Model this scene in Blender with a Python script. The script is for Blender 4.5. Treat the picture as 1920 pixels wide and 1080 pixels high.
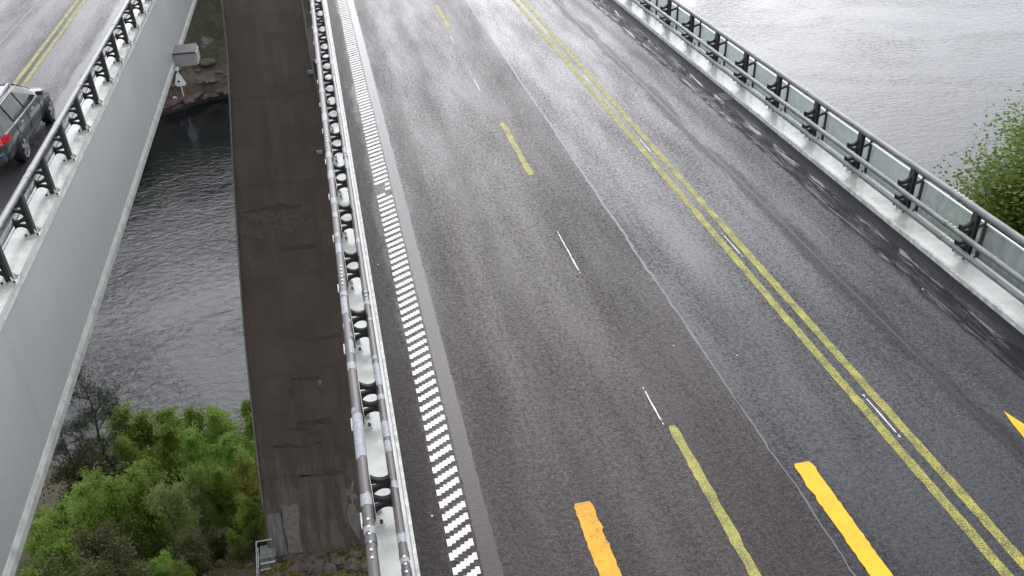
import bpy, math, random
import numpy as np
from mathutils import Matrix, Vector, noise as mnoise
random.seed(7); rng = np.random.default_rng(7)
for o in list(bpy.data.objects): bpy.data.objects.remove(o)
scene = bpy.context.scene
COL = scene.collection
R = math.radians

# ------------------------------------------------------------------ camera
FPX, H = 1631.9, 9.127
th, ya, ro = R(33.006), R(11.351), R(-2.135)
fwd = Vector((math.sin(ya)*math.cos(th), math.cos(ya)*math.cos(th), -math.sin(th)))
rt0 = Vector((math.cos(ya), -math.sin(ya), 0)); up0 = rt0.cross(fwd)
rt = rt0*math.cos(ro)+up0*math.sin(ro); up = -rt0*math.sin(ro)+up0*math.cos(ro)
cd = bpy.data.cameras.new('camera'); cam = bpy.data.objects.new('camera', cd); COL.objects.link(cam)
cd.sensor_width = 36; cd.lens = FPX/1920*36; cd.clip_start = .1; cd.clip_end = 12000
M3 = Matrix((rt, up, -fwd)).transposed(); M4 = M3.to_4x4(); M4.translation = (0, 0, H); cam.matrix_world = M4
scene.camera = cam
CAM = Vector((0, 0, H))
def ray(x, y): return fwd + rt*((x-960)/FPX) - up*((y-540)/FPX)
def onY(x, y, Y): d = ray(x, y); return CAM + d*(Y/d.y)
def onZ(x, y, Z): d = ray(x, y); return CAM + d*((Z-H)/d.z)

# ------------------------------------------------------------------ world, sun, exposure (overcast, thin cloud towards the sun)
SUN_EL, SUN_AZ = R(39), R(12)            # azimuth measured from +Y towards +X
w = bpy.data.worlds.new('World'); scene.world = w; w.use_nodes = True
wt = w.node_tree; wt.nodes.clear()
sky = wt.nodes.new('ShaderNodeTexSky'); sky.sky_type = 'NISHITA'; sky.sun_disc = False
sky.sun_elevation = SUN_EL; sky.sun_rotation = SUN_AZ; sky.dust_density = 1.5; sky.air_density = 1.2
hs = wt.nodes.new('ShaderNodeHueSaturation'); hs.inputs['Saturation'].default_value = .12
bg = wt.nodes.new('ShaderNodeBackground'); bg.inputs['Strength'].default_value = .15
wo = wt.nodes.new('ShaderNodeOutputWorld')
wt.links.new(sky.outputs[0], hs.inputs['Color'])
tn = wt.nodes.new('ShaderNodeMix'); tn.data_type = 'RGBA'; tn.blend_type = 'MULTIPLY'; tn.inputs[0].default_value = 1; tn.inputs[7].default_value = (.975, .98, 1.045, 1)
wt.links.new(hs.outputs[0], tn.inputs[6]); wt.links.new(tn.outputs[2], bg.inputs[0])
wt.links.new(bg.outputs[0], wo.inputs[0])
sl = bpy.data.lights.new('sun', 'SUN'); sl.energy = .5; sl.angle = R(60); sl.color = (1, .985, .97)
so = bpy.data.objects.new('sun', sl); COL.objects.link(so)
sd = Vector((math.sin(SUN_AZ)*math.cos(SUN_EL), math.cos(SUN_AZ)*math.cos(SUN_EL), math.sin(SUN_EL)))
so.rotation_euler = sd.to_track_quat('Z', 'Y').to_euler(); so.location = sd*80
scene.view_settings.view_transform = 'Standard'; scene.view_settings.look = 'None'
scene.view_settings.exposure = 1.15; scene.view_settings.gamma = 1; scene.view_settings.use_curve_mapping = False
scene.render.engine = 'CYCLES'

# ------------------------------------------------------------------ helpers
def link(o, parent=None):
    COL.objects.link(o)
    if parent is not None: o.parent = parent
    return o
def mdata(name, v, f, mat=None, smooth=False):
    m = bpy.data.meshes.new(name); m.from_pydata([tuple(p) for p in v], [], f); m.update()
    if mat: m.materials.append(mat)
    if smooth: m.polygons.foreach_set('use_smooth', [True]*len(m.polygons))
    return m
def obj(name, m, parent=None, loc=None, rz=0):
    o = bpy.data.objects.new(name, m); link(o, parent)
    if loc is not None: o.location = loc
    if rz: o.rotation_euler.z = rz
    return o
def tag(o, label, cat=None, group=None):
    o['label'] = label
    if cat: o['category'] = cat
    if group: o['group'] = group
    return o
def struct(o, label=None):
    o['kind'] = 'structure'
    if label: o['label'] = label
    return o
def empty(name, loc=(0, 0, 0), rz=0):
    o = bpy.data.objects.new(name, None); o.empty_display_size = .2; link(o); o.location = loc; o.rotation_euler.z = rz
    return o
class B:
    """collects shapes of ONE part"""
    def __init__(s): s.v = []; s.f = []
    def add(s, v, f):
        n = len(s.v); s.v += [tuple(p) for p in v]; s.f += [tuple(i+n for i in q) for q in f]; return s
    def box(s, x0, x1, y0, y1, z0, z1):
        v = [(x, y, z) for z in (z0, z1) for y in (y0, y1) for x in (x0, x1)]
        return s.add(v, [(0, 2, 3, 1), (4, 5, 7, 6), (0, 1, 5, 4), (2, 6, 7, 3), (0, 4, 6, 2), (1, 3, 7, 5)])
    def tube(s, pts, r, n=10, cap=True):
        pts = [Vector(p) for p in pts]; rs = r if isinstance(r, (list, tuple)) else [r]*len(pts)
        v = []; f = []
        ref = None
        for i, p in enumerate(pts):
            t = (pts[min(i+1, len(pts)-1)]-pts[max(i-1, 0)]).normalized()
            if ref is None: ref = Vector((0, 0, 1)) if abs(t.z) < .9 else Vector((1, 0, 0))
            a = t.cross(ref).normalized(); b = a.cross(t); ref = b
            for k in range(n):
                q = 2*math.pi*k/n; v.append(p+(a*math.cos(q)+b*math.sin(q))*rs[i])
        for i in range(len(pts)-1):
            for k in range(n):
                k2 = (k+1) % n; f.append((i*n+k, i*n+k2, (i+1)*n+k2, (i+1)*n+k))
        if cap: f.append(tuple(range(n))[::-1]); f.append(tuple(range((len(pts)-1)*n, len(pts)*n)))
        return s.add(v, f)
    def prism(s, poly, z0, z1):                 # polygon in XY (ccw), extruded in Z
        n = len(poly); v = [(x, y, z0) for x, y in poly]+[(x, y, z1) for x, y in poly]
        return s.add(v, [tuple(range(n))[::-1], tuple(range(n, 2*n))]+[(i, (i+1) % n, n+(i+1) % n, n+i) for i in range(n)])
    def extY(s, poly, y0, y1):                  # polygon in XZ extruded along Y
        n = len(poly); v = [(x, y0, z) for x, z in poly]+[(x, y1, z) for x, z in poly]
        return s.add(v, [tuple(range(n)), tuple(range(n, 2*n))[::-1]]+[((i+1) % n, i, n+i, n+(i+1) % n) for i in range(n)])
    def m(s, name, mat, smooth=False): return mdata(name, s.v, s.f, mat, smooth)
    def o(s, name, mat, parent=None, smooth=False, loc=None): return obj(name, s.m(name, mat, smooth), parent, loc)
def bevel(o, wdt, seg=2):
    md = o.modifiers.new('bevel', 'BEVEL'); md.width = wdt; md.segments = seg; md.limit_method = 'ANGLE'; return o
def autosmooth(m, ang=35):
    m.polygons.foreach_set('use_smooth', [True]*len(m.polygons))
    try: m.set_sharp_from_angle(angle=R(ang))
    except Exception: pass
    return m

# ------------------------------------------------------------------ materials
class NT:
    def __init__(s, name):
        s.mat = bpy.data.materials.new(name); s.mat.use_nodes = True; s.t = s.mat.node_tree; s.t.nodes.clear()
        s.out = s.t.nodes.new('ShaderNodeOutputMaterial')
    def n(s, typ, **kw):
        d = s.t.nodes.new(typ)
        for k, v in kw.items():
            if k in d.inputs:
                if isinstance(v, bpy.types.NodeSocket): s.t.links.new(v, d.inputs[k])
                else: d.inputs[k].default_value = v
            else: setattr(d, k, v)
        return d
    def l(s, a, b): s.t.links.new(a, b)
    def setin(s, d, k, v):
        if isinstance(v, bpy.types.NodeSocket): s.l(v, d.inputs[k])
        else: d.inputs[k].default_value = v
    def obj(s): return s.n('ShaderNodeTexCoord').outputs['Object']
    def noise(s, vec, scale, detail=3, rough=.55, stretch=None, dist=0):
        if stretch is not None:
            mp = s.n('ShaderNodeMapping'); s.l(vec, mp.inputs[0]); mp.inputs['Scale'].default_value = stretch; vec = mp.outputs[0]
        d = s.n('ShaderNodeTexNoise'); s.l(vec, d.inputs['Vector']); d.inputs['Scale'].default_value = scale
        d.inputs['Detail'].default_value = detail; d.inputs['Roughness'].default_value = rough; d.inputs['Distortion'].default_value = dist
        return d.outputs['Fac']
    def ramp(s, fac, stops, mode='LINEAR'):
        d = s.n('ShaderNodeValToRGB'); s.l(fac, d.inputs[0]); cr = d.color_ramp; cr.interpolation = mode
        while len(cr.elements) < len(stops): cr.elements.new(.5)
        for e, (p, c) in zip(cr.elements, stops):
            e.position = p; e.color = (c, c, c, 1) if not isinstance(c, (tuple, list)) else (*c, 1)
        return d.outputs['Color']
    def mix(s, fac, a, b, mode='MIX'):
        d = s.n('ShaderNodeMix', data_type='RGBA', blend_type=mode)
        for i, v in ((0, fac), (6, a), (7, b)):
            if isinstance(v, bpy.types.NodeSocket): s.l(v, d.inputs[i])
            else: d.inputs[i].default_value = v if i == 0 else ((*v, 1) if isinstance(v, (tuple, list)) else (v, v, v, 1))
        return d.outputs[2]
    def math(s, op, a, b=0.0, c=0.0, clamp=False):
        d = s.n('ShaderNodeMath', operation=op, use_clamp=clamp)
        for i, v in enumerate((a, b, c)):
            if isinstance(v, bpy.types.NodeSocket): s.l(v, d.inputs[i])
            else: d.inputs[i].default_value = v
        return d.outputs[0]
    def band(s, x, lo, hi, soft):                # 1 inside lo..hi
        a = s.n('ShaderNodeMapRange', interpolation_type='SMOOTHSTEP'); s.l(x, a.inputs[0]); a.inputs[1].default_value = lo-soft; a.inputs[2].default_value = lo+soft
        b = s.n('ShaderNodeMapRange', interpolation_type='SMOOTHSTEP'); s.l(x, b.inputs[0]); b.inputs[1].default_value = hi-soft; b.inputs[2].default_value = hi+soft
        return s.math('SUBTRACT', a.outputs[0], b.outputs[0], clamp=True)
    def bump(s, h, strength, dist, normal=None):
        d = s.n('ShaderNodeBump'); s.setin(d, 'Height', h); s.setin(d, 'Strength', strength); d.inputs['Distance'].default_value = dist
        if normal is not None: s.l(normal, d.inputs['Normal'])
        return d.outputs[0]
    def bsdf(s, **kw):
        d = s.n('ShaderNodeBsdfPrincipled')
        for k, v in kw.items():
            k = k.replace('_', ' ')
            if isinstance(v, bpy.types.NodeSocket): s.l(v, d.inputs[k])
            elif isinstance(v, (tuple, list)): d.inputs[k].default_value = (*v, 1)
            else: d.inputs[k].default_value = v
        s.l(d.outputs[0], s.out.inputs['Surface']); return d

def simple(name, c, rough=.5, metal=0, var=.15, vs=6, c2=None, bump=0, bs=40, stretch=None, coat=0, spec=.5):
    t = NT(name); oc = t.obj(); nz = t.noise(oc, vs, 5, .6, stretch)
    f = t.ramp(nz, [(.3, 0.), (.7, 1.)])
    hi = tuple(min(1, k*(1+var)) for k in c); lo = c2 or tuple(k*(1-var) for k in c)
    kw = dict(Base_Color=t.mix(f, lo, hi), Roughness=t.math('ADD', t.math('MULTIPLY', nz, .25), max(.02, rough-.12)), Metallic=metal)
    if bump: kw['Normal'] = t.bump(t.noise(oc, bs, 3), bump, .01)
    d = t.bsdf(**kw); d.inputs['Coat Weight'].default_value = coat; d.inputs['Coat Roughness'].default_value = .08; d.inputs['Specular IOR Level'].default_value = spec
    return t.mat

def asphalt(name, x_of, bands_smooth, bands_dark, seam, puddle, brown):
    """wet asphalt; all masks follow the lane position across the deck (distance from its kerb)"""
    t = NT(name); oc = t.obj()
    sp = t.n('ShaderNodeSeparateXYZ'); t.l(oc, sp.inputs[0]); x = sp.outputs[0]; y = sp.outputs[1]
    x = t.math('MULTIPLY_ADD', x, x_of[0], x_of[1])
    n1 = t.noise(oc, 1.3, 4, .6); n2 = t.noise(oc, .55, 3, .55, (1, .45, 1)); agg = t.noise(oc, 55, 3, .65); agg2 = t.noise(oc, 17, 4, .7); fine = t.noise(oc, 150, 2, .6)
    nb = t.noise(oc, 4.5, 5, .7)
    xw = t.math('ADD', x, t.math('MULTIPLY', t.math('SUBTRACT', nb, .5), .07))
    xw2 = t.math('ADD', x, t.math('MULTIPLY', t.math('SUBTRACT', t.noise(oc, 1.1, 5, .65, (1.2, .3, 1)), .5), .8))
    # colour
    speck = t.ramp(t.math('MULTIPLY_ADD', agg, .62, t.math('MULTIPLY', fine, .38)), [(.34, .25), (.5, .85), (.64, 2.6)])
    side = t.band(x, -5, seam, .06)
    base = t.mix(side, (.019, .019, .0225), brown)
    base = t.mix(1.0, base, speck, 'MULTIPLY')
    big = t.ramp(n2, [(.3, .9), (.7, 1.1)])
    base = t.mix(1.0, base, big, 'MULTIPLY')
    mot = t.ramp(agg2, [(.3, .72), (.7, 1.3)])
    base = t.mix(1.0, base, mot, 'MULTIPLY')
    dk = 0.0; sm = 0.0
    for lo, hi, soft, wgt in bands_dark: dk = t.math('ADD', dk, t.math('MULTIPLY', t.band(xw2, lo, hi, soft), wgt), clamp=True)
    for lo, hi, soft, wgt in bands_smooth: sm = t.math('ADD', sm, t.math('MULTIPLY', t.band(xw2 if soft > .1 else xw, lo, hi, soft), wgt), clamp=True)
    base = t.mix(t.math('MULTIPLY', dk, .42), base, (.016, .016, .017))
    # standing water along the gutter and on the smooth strip, with painted dark reflections
    pn = t.noise(oc, 1.9, 5, .62, (1.6, .4, 1))
    pud = t.band(t.math('ADD', x, t.math('MULTIPLY', t.math('SUBTRACT', pn, .5), .5)), puddle[0], puddle[1], .05)
    pud = t.math('MULTIPLY', pud, t.ramp(t.noise(oc, 5, 4, .55, (2.6, .22, 1)), [(.46, 0.), (.54, 1.)]))
    gut = t.band(t.math('ADD', x, t.math('MULTIPLY', t.math('SUBTRACT', pn, .5), .4)), puddle[0]-.06, puddle[1]+.02, .05)
    base = t.mix(t.math('MULTIPLY', gut, .85), base, (.004, .004, .0045))  # black band paints in the dark reflections of rail and posts
    base = t.mix(t.math('MULTIPLY', pud, .7), base, (.014, .014, .015))
    sp2 = t.noise(oc, 9, 4, .72, (1.3, .8, 1)); lng = t.noise(oc, .8, 4, .6, (1.6, .28, 1))
    wf = t.math('MULTIPLY_ADD', agg2, .36, t.math('MULTIPLY_ADD', sp2, .24, t.math('MULTIPLY_ADD', agg, .16, t.math('MULTIPLY', lng, .24))))
    wet = t.ramp(wf, [(.41, .16), (.55, 1.)])
    wet = t.math('MULTIPLY', wet, t.math('SUBTRACT', 1., t.math('MULTIPLY', side, .26)))
    wet = t.math('MULTIPLY', wet, t.math('SUBTRACT', 1., t.math('MULTIPLY', dk, .8)))
    wet = t.math('MAXIMUM', wet, t.math('MULTIPLY', sm, .9)); wet = t.math('MULTIPLY', wet, t.math('SUBTRACT', 1., t.math('MULTIPLY', gut, .85))); wet = t.math('MAXIMUM', wet, pud)
    flat = t.math('MAXIMUM', t.math('MULTIPLY', sm, .85), pud)
    rough = .7
    crough = t.math('MULTIPLY_ADD', flat, -.10, .22); crough = t.math('MAXIMUM', t.math('SUBTRACT', crough, t.math('MULTIPLY', pud, .13)), .025)
    hgt = t.math('ADD', agg, t.math('MULTIPLY', agg2, .8))
    amt = t.math('SUBTRACT', 1., t.math('MULTIPLY', flat, .93), clamp=True)
    nrm = t.bump(hgt, t.math('MULTIPLY', amt, .8), .014)
    cn = t.bump(t.math('ADD', t.math('MULTIPLY', sp2, .40), t.math('ADD', t.math('MULTIPLY', agg2, .7), t.math('MULTIPLY', agg, .35))), t.math('MULTIPLY', amt, .7), .016)
    d = t.bsdf(Base_Color=base, Roughness=rough, Normal=nrm, Coat_Weight=t.math('MULTIPLY', wet, .95), Coat_Roughness=crough, Coat_IOR=1.33, Coat_Normal=cn)
    d.inputs['Specular IOR Level'].default_value = .12
    return t.mat

MAT = {}
MAT['asphalt'] = asphalt('wet_asphalt', (1, 0), [(.96, 1.21, .02, 1.), (1.85, 2.5, .28, .28), (2.95, 3.6, .3, .26), (6.0, 6.75, .2, .5), (8.0, 8.55, .25, .25), (8.86, 8.93, .03, .6)],
                         [(-.2, .52, .1, .8), (2.5, 2.9, .2, .28), (4.2, 5.5, .25, .28), (1.28, 1.8, .12, .34), (10.62, 11.2, .06, .85), (8.72, 9.06, .08, .6), (9.5, 9.7, .15, .25)], 5.5, (10.16, 10.6), (.035, .027, .0245))
MAT['asphalt_left'] = asphalt('wet_asphalt_far_carriageway', (-1, -7.24), [(.3, 1.0, .15, .9), (1.6, 2.35, .22, .6), (3.4, 4.0, .25, .6), (6.0, 6.7, .22, .5)],
                         [(2.35, 3.0, .2, .4), (.2, .45, .05, .4)], 5.5, (.5, .62), (.027, .025, .026))

def paint(name, c, worn, wear_col, wear_scale=45, thick=.0, dirt=.15):
    t = NT(name); oc = t.obj(); g = t.n('ShaderNodeNewGeometry')
    pos = g.outputs['Position']
    nz = t.noise(pos, wear_scale, 4, .7); n2 = t.noise(pos, 3, 4, .6)
    m = t.ramp(t.math('MULTIPLY_ADD', n2, .25, t.math('MULTIPLY', nz, .75)), [(max(0, worn-.06), 0.), (worn+.06, 1.)])
    cc = t.mix(t.ramp(n2, [(.35, 1.), (.7, 0.)]), c, tuple(k*(1-dirt) for k in c))
    t.bsdf(Base_Color=t.mix(m, wear_col, cc), Roughness=.6, Normal=t.bump(nz, .3, .006), Specular_IOR_Level=.25)
    return t.mat
MAT['white_paint'] = paint('white_marking_paint', (.80, .78, .72), .38, (.42, .40, .375), 24)
MAT['yellow_faded'] = paint('faded_yellow_paint', (.45, .42, .07), .50, (.085, .08, .05), 60)
MAT['yellow_dash'] = paint('pale_yellow_paint', (.43, .40, .085), .48, (.10, .095, .06), 70)
MAT['orange_paint'] = paint('orange_yellow_paint', (.82, .48, .022), .40, (.58, .33, .04), 40, dirt=.12)
MAT['orange_worn'] = paint('scuffed_orange_paint', (.76, .385, .03), .42, (.38, .18, .05), 18, dirt=.25)
MAT['white_line'] = paint('old_white_line_paint', (.68, .66, .64), .42, (.3, .29, .28), 30)
MAT['seal'] = simple('bitumen_joint_seal', (.050, .050, .057), .48, var=.3, vs=9, spec=.6)
MAT['kerb'] = simple('pale_painted_edge_beam', (.53, .55, .50), .3, var=.16, vs=2.2, c2=(.40, .415, .375), bump=.1, bs=20, coat=.25)
MAT['kerb_lip'] = simple('white_kerb_lip', (.62, .63, .59), .5, var=.15, vs=9, c2=(.33, .33, .30))
t = NT('grey_painted_steel_girder'); oc = t.obj()
g1 = t.noise(oc, .35, 4, .55); g2 = t.noise(oc, 1.3, 5, .62, (1, 1.4, .10)); g3 = t.noise(oc, 9, 4, .6)
c = t.mix(t.ramp(g1, [(.3, 0.), (.7, 1.)]), (.375, .385, .38), (.425, .435, .43)); c = t.mix(t.math('MULTIPLY', t.ramp(g2, [(.55, 0.), (.78, 1.)]), .35), c, (.27, .265, .245)); c = t.mix(1., c, t.ramp(g3, [(.3, .95), (.7, 1.04)]), 'MULTIPLY')
t.bsdf(Base_Color=c, Roughness=t.math('MULTIPLY_ADD', g1, .2, .32), Normal=t.bump(g1, .08, .2)); MAT['girder'] = t.mat
MAT['girder_edge'] = simple('pale_girder_flange', (.50, .52, .49), .45, var=.2, vs=3, c2=(.33, .34, .31))
MAT['steel_dark'] = simple('dark_galvanised_steel', (.046, .046, .044), .55, .1, var=.35, vs=18)
MAT['bracket'] = simple('black_steel_bracket', (.018, .018, .017), .65, 0, var=.3, vs=12, spec=.25)
MAT['tube_dark'] = simple('brown_grey_wet_tube', (.070, .060, .054), .42, 0, var=.35, vs=7, c2=(.045, .039, .035), stretch=(1, .25, 1), coat=.12)
MAT['tube_grey'] = simple('weathered_grey_tube', (.15, .158, .154), .46, .25, var=.3, vs=6, c2=(.085, .09, .086), stretch=(1, .4, 1), coat=.2)
MAT['tube_patch'] = simple('light_grey_tube_patch', (.27, .285, .305), .5, 0, var=.3, vs=20)
MAT['foot'] = simple('white_painted_foot', (.62, .64, .59), .4, var=.2, vs=15, c2=(.4, .41, .37))
MAT['bolt'] = simple('dark_bolt_steel', (.045, .045, .042), .5, .4)
MAT['bolt_light'] = simple('bright_bolt_steel', (.72, .73, .72), .35, .2)
MAT['rod'] = simple('white_rod_paint', (.80, .82, .81), .35, var=.08)
MAT['black'] = simple('black_gap', (.012, .012, .012), .6)
t = NT('wet_screen_glass'); oc = t.obj(); nz = t.noise(oc, 5, 5, .65, (1, 1, .4))
a = t.n('ShaderNodeBsdfTransparent', Color=(.80, .86, .84, 1)); d = t.bsdf(Base_Color=(.66, .70, .68), Roughness=.18)
mx = t.n('ShaderNodeMixShader'); t.l(t.ramp(nz, [(.3, .30), (.75, .55)]), mx.inputs[0]); t.l(a.outputs[0], mx.inputs[1]); t.l(d.outputs[0], mx.inputs[2]); t.l(mx.outputs[0], t.out.inputs['Surface']); MAT['glass'] = t.mat

# arch concrete: UV.x across in metres, UV.y along in metres
t = NT('stained_arch_concrete'); uv = t.n('ShaderNodeUVMap').outputs[0]
big = t.noise(uv, .35, 5, .6); streak = t.noise(uv, 1.1, 5, .65, (1.6, .12, 1)); blot = t.noise(uv, 1.6, 6, .7); fine = t.noise(uv, 14, 4, .65)
c = t.mix(t.ramp(big, [(.35, 0.), (.68, 1.)]), (.070, .053, .037), (.105, .083, .060))
c = t.mix(t.math('MULTIPLY', t.ramp(streak, [(.42, 0.), (.7, 1.)]), .6), c, (.048, .038, .030))
c = t.mix(t.math('MULTIPLY', t.ramp(blot, [(.58, 0.), (.72, 1.)]), .45), c, (.10, .082, .062))
spu = t.n('ShaderNodeSeparateXYZ'); t.l(uv, spu.inputs[0])
low = t.band(t.math('ADD', spu.outputs[1], t.math('MULTIPLY', streak, 5.)), 6., 15.2, 1.2); worn = t.math('MULTIPLY', low, t.ramp(t.noise(uv, 1.0, 5, .7, (1.4, .22, 1)), [(.44, 0.), (.60, 1.)]))
c = t.mix(t.math('MULTIPLY', worn, .75), c, (.165, .145, .12))
c = t.mix(1.0, c, t.ramp(fine, [(.3, .72), (.7, 1.28)]), 'MULTIPLY')
pour = t.n('ShaderNodeTexWave', wave_type='BANDS', bands_direction='Y', wave_profile='SAW'); t.l(uv, pour.inputs[0]); pour.inputs['Scale'].default_value = .052; pour.inputs['Distortion'].default_value = .25; pour.inputs['Detail'].default_value = 2; pour.inputs['Detail Scale'].default_value = 3
c = t.mix(t.math('MULTIPLY', t.ramp(pour.outputs['Fac'], [(.955, 0.), (.985, 1.)]), .22), c, (.026, .022, .019))
t.bsdf(Base_Color=c, Roughness=.62, Normal=t.bump(t.math('ADD', fine, blot), .5, .03)); MAT['arch'] = t.mat
MAT['patch_brown'] = simple('brown_concrete_repair', (.088, .072, .053), .7, var=.4, vs=5, bump=.4, bs=18)
MAT['patch_dark'] = simple('dark_concrete_scar', (.056, .045, .035), .7, var=.35, vs=7, bump=.4, bs=18)
MAT['patch_pale'] = simple('pale_bare_concrete', (.20, .19, .175), .75, var=.25, vs=3, c2=(.12, .11, .10), bump=.3, bs=12, stretch=(2.5, .4, .4))
MAT['patch_lime'] = simple('lime_bloom', (.20, .185, .165), .8, var=.35, vs=6, bump=.3, bs=16)
MAT['arch_edge'] = simple('pale_edge_strip', (.17, .168, .15), .6, var=.2, vs=4)

# water
t = NT('fjord_water'); oc = t.obj()
patch = t.noise(oc, .022, 4, .6, (1, 1.6, 1), 1.0)
w1 = t.noise(oc, .62, 4, .58, (1, 1.5, 1), .6); w2 = t.noise(oc, 1.9, 3, .6, (1, 1.4, 1), .4); w3 = t.noise(oc, .14, 3, .5)
amt = t.ramp(patch, [(.36, .35), (.62, 1.)])
spw = t.n('ShaderNodeSeparateXYZ'); t.l(oc, spw.inputs[0])
lee = t.n('ShaderNodeMapRange', interpolation_type='SMOOTHSTEP'); t.l(t.math('SUBTRACT', spw.outputs[1], t.math('MULTIPLY', spw.outputs[0], .8)), lee.inputs[0]); lee.inputs[1].default_value = 215; lee.inputs[2].default_value = 120; lee.inputs[3].default_value = .10; lee.inputs[4].default_value = 1
amt = t.math('MULTIPLY', amt, lee.outputs[0])
shl = t.n('ShaderNodeMapRange', interpolation_type='SMOOTHSTEP'); t.l(spw.outputs[0], shl.inputs[0]); shl.inputs[1].default_value = 10; shl.inputs[2].default_value = 90; shl.inputs[3].default_value = 1; shl.inputs[4].default_value = .85
amt = t.math('MULTIPLY', amt, shl.outputs[0])
hgt = t.math('ADD', w1, t.math('ADD', t.math('MULTIPLY', w2, .28), t.math('MULTIPLY', w3, 1.2)))
t.bsdf(Base_Color=(.008, .010, .011), Roughness=.07, IOR=1.39, Normal=t.bump(hgt, amt, .21)); MAT['water'] = t.mat

def terrain_mat(name, shore, near):
    t = NT(name); g = t.n('ShaderNodeNewGeometry'); P = g.outputs['Position']
    sp = t.n('ShaderNodeSeparateXYZ'); t.l(P, sp.inputs[0])
    n1 = t.noise(P, .22, 6, .65); n2 = t.noise(P, 1.3, 5, .7); n3 = t.noise(P, 6, 4, .7)
    rock = t.mix(t.ramp(n2, [(.3, 0.), (.7, 1.)]), (.050, .036, .026), (.15, .115, .085)); rock = t.mix(t.ramp(n1, [(.5, 0.), (.6, 1.)]), rock, (.17, .165, .15))
    moss = t.mix(t.ramp(n2, [(.3, 0.), (.7, 1.)]), (.022, .026, .012), (.060, .058, .024))
    dirt = t.mix(t.ramp(n3, [(.35, 0.), (.65, 1.)]), (.045, .034, .026), (.12, .095, .075))
    if near:
        c = t.mix(t.ramp(n2, [(.4, 0.), (.6, 1.)]), dirt, moss); c = t.mix(t.ramp(n3, [(.62, 0.), (.7, .7)]), c, (.10, .13, .03))
    else:
        hz = t.math('ADD', sp.outputs[2], t.math('MULTIPLY', t.math('SUBTRACT', n1, .5), 9.))
        f = t.n('ShaderNodeMapRange'); t.l(hz, f.inputs[0]); f.inputs[1].default_value = -50.5; f.inputs[2].default_value = -48.6
        c = t.mix(f.outputs[0], rock, moss); c = t.mix(t.ramp(n1, [(.60, 0.), (.66, .75)]), c, (.155, .155, .14))
        wl = t.n('ShaderNodeMapRange'); t.l(sp.outputs[2], wl.inputs[0]); wl.inputs[1].default_value = -54.6; wl.inputs[2].default_value = -54.3
        c = t.mix(wl.outputs[0], (.02, .018, .015), c)
    t.bsdf(Base_Color=c, Roughness=.85, Normal=t.bump(t.math('ADD', n2, n3), .6, .25)); return t.mat
MAT['bank_near'] = terrain_mat('near_bank_ground', 0, True); MAT['bank_far'] = terrain_mat('far_bank_rock', 0, False)
MAT['rock'] = simple('reddish_brown_rock', (.105, .082, .07), .8, var=.4, vs=3, c2=(.05, .038, .033), bump=.6, bs=8)

def leaf_mat(name, c, c2, trans=.35):
    t = NT(name); oi = t.n('ShaderNodeObjectInfo'); P = t.n('ShaderNodeNewGeometry').outputs['Position']
    n1 = t.noise(P, .55, 3, .6); n2 = t.noise(P, 5, 2, .6)
    f = t.math('MULTIPLY_ADD', n2, .5, t.math('MULTIPLY', n1, .5)); cc = t.mix(t.ramp(f, [(.36, 0.), (.64, 1.)]), c2, c)
    hsv = t.n('ShaderNodeHueSaturation'); t.l(cc, hsv.inputs['Color']); t.l(t.math('MULTIPLY_ADD', oi.outputs['Random'], .035, .483), hsv.inputs['Hue']); t.l(t.math('MULTIPLY_ADD', oi.outputs['Random'], .35, .82), hsv.inputs['Value'])
    a = t.n('ShaderNodeBsdfPrincipled', Roughness=.5); t.l(hsv.outputs[0], a.inputs['Base Color']); a.inputs['Specular IOR Level'].default_value = .3
    b = t.n('ShaderNodeBsdfTranslucent'); t.l(hsv.outputs[0], b.inputs[0]); mx = t.n('ShaderNodeMixShader', Fac=trans); t.l(a.outputs[0], mx.inputs[1]); t.l(b.outputs[0], mx.inputs[2]); t.l(mx.outputs[0], t.out.inputs['Surface']); return t.mat
MAT['leaf'] = leaf_mat('spring_birch_leaves', (.35, .48, .09), (.20, .30, .05), .5)
MAT['leaf_pale'] = leaf_mat('pale_willow_leaves', (.38, .48, .18), (.24, .33, .10), .45)
MAT['leaf_brown'] = leaf_mat('budding_brown_green_leaves', (.29, .25, .038), (.16, .16, .030), .45)
MAT['leaf_dark'] = leaf_mat('dark_shrub_leaves', (.17, .19, .055), (.085, .095, .03))
MAT['leaf_tall'] = leaf_mat('birch_leaves_darkened_for_open_light', (.21, .32, .055), (.10, .17, .028), .45)  # leaf colour darkened to offset the open sky light on these trees
MAT['leaf_tall_brown'] = leaf_mat('budding_leaves_darkened_for_open_light', (.17, .115, .024), (.085, .075, .018), .4)  # brown leaf colour, likewise darkened against the open sky light
MAT['needle'] = leaf_mat('pine_needles', (.075, .088, .052), (.035, .043, .026), .15)
MAT['bark'] = simple('dark_bark', (.055, .045, .038), .85, var=.4, vs=9, bump=.4, bs=20)

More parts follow.
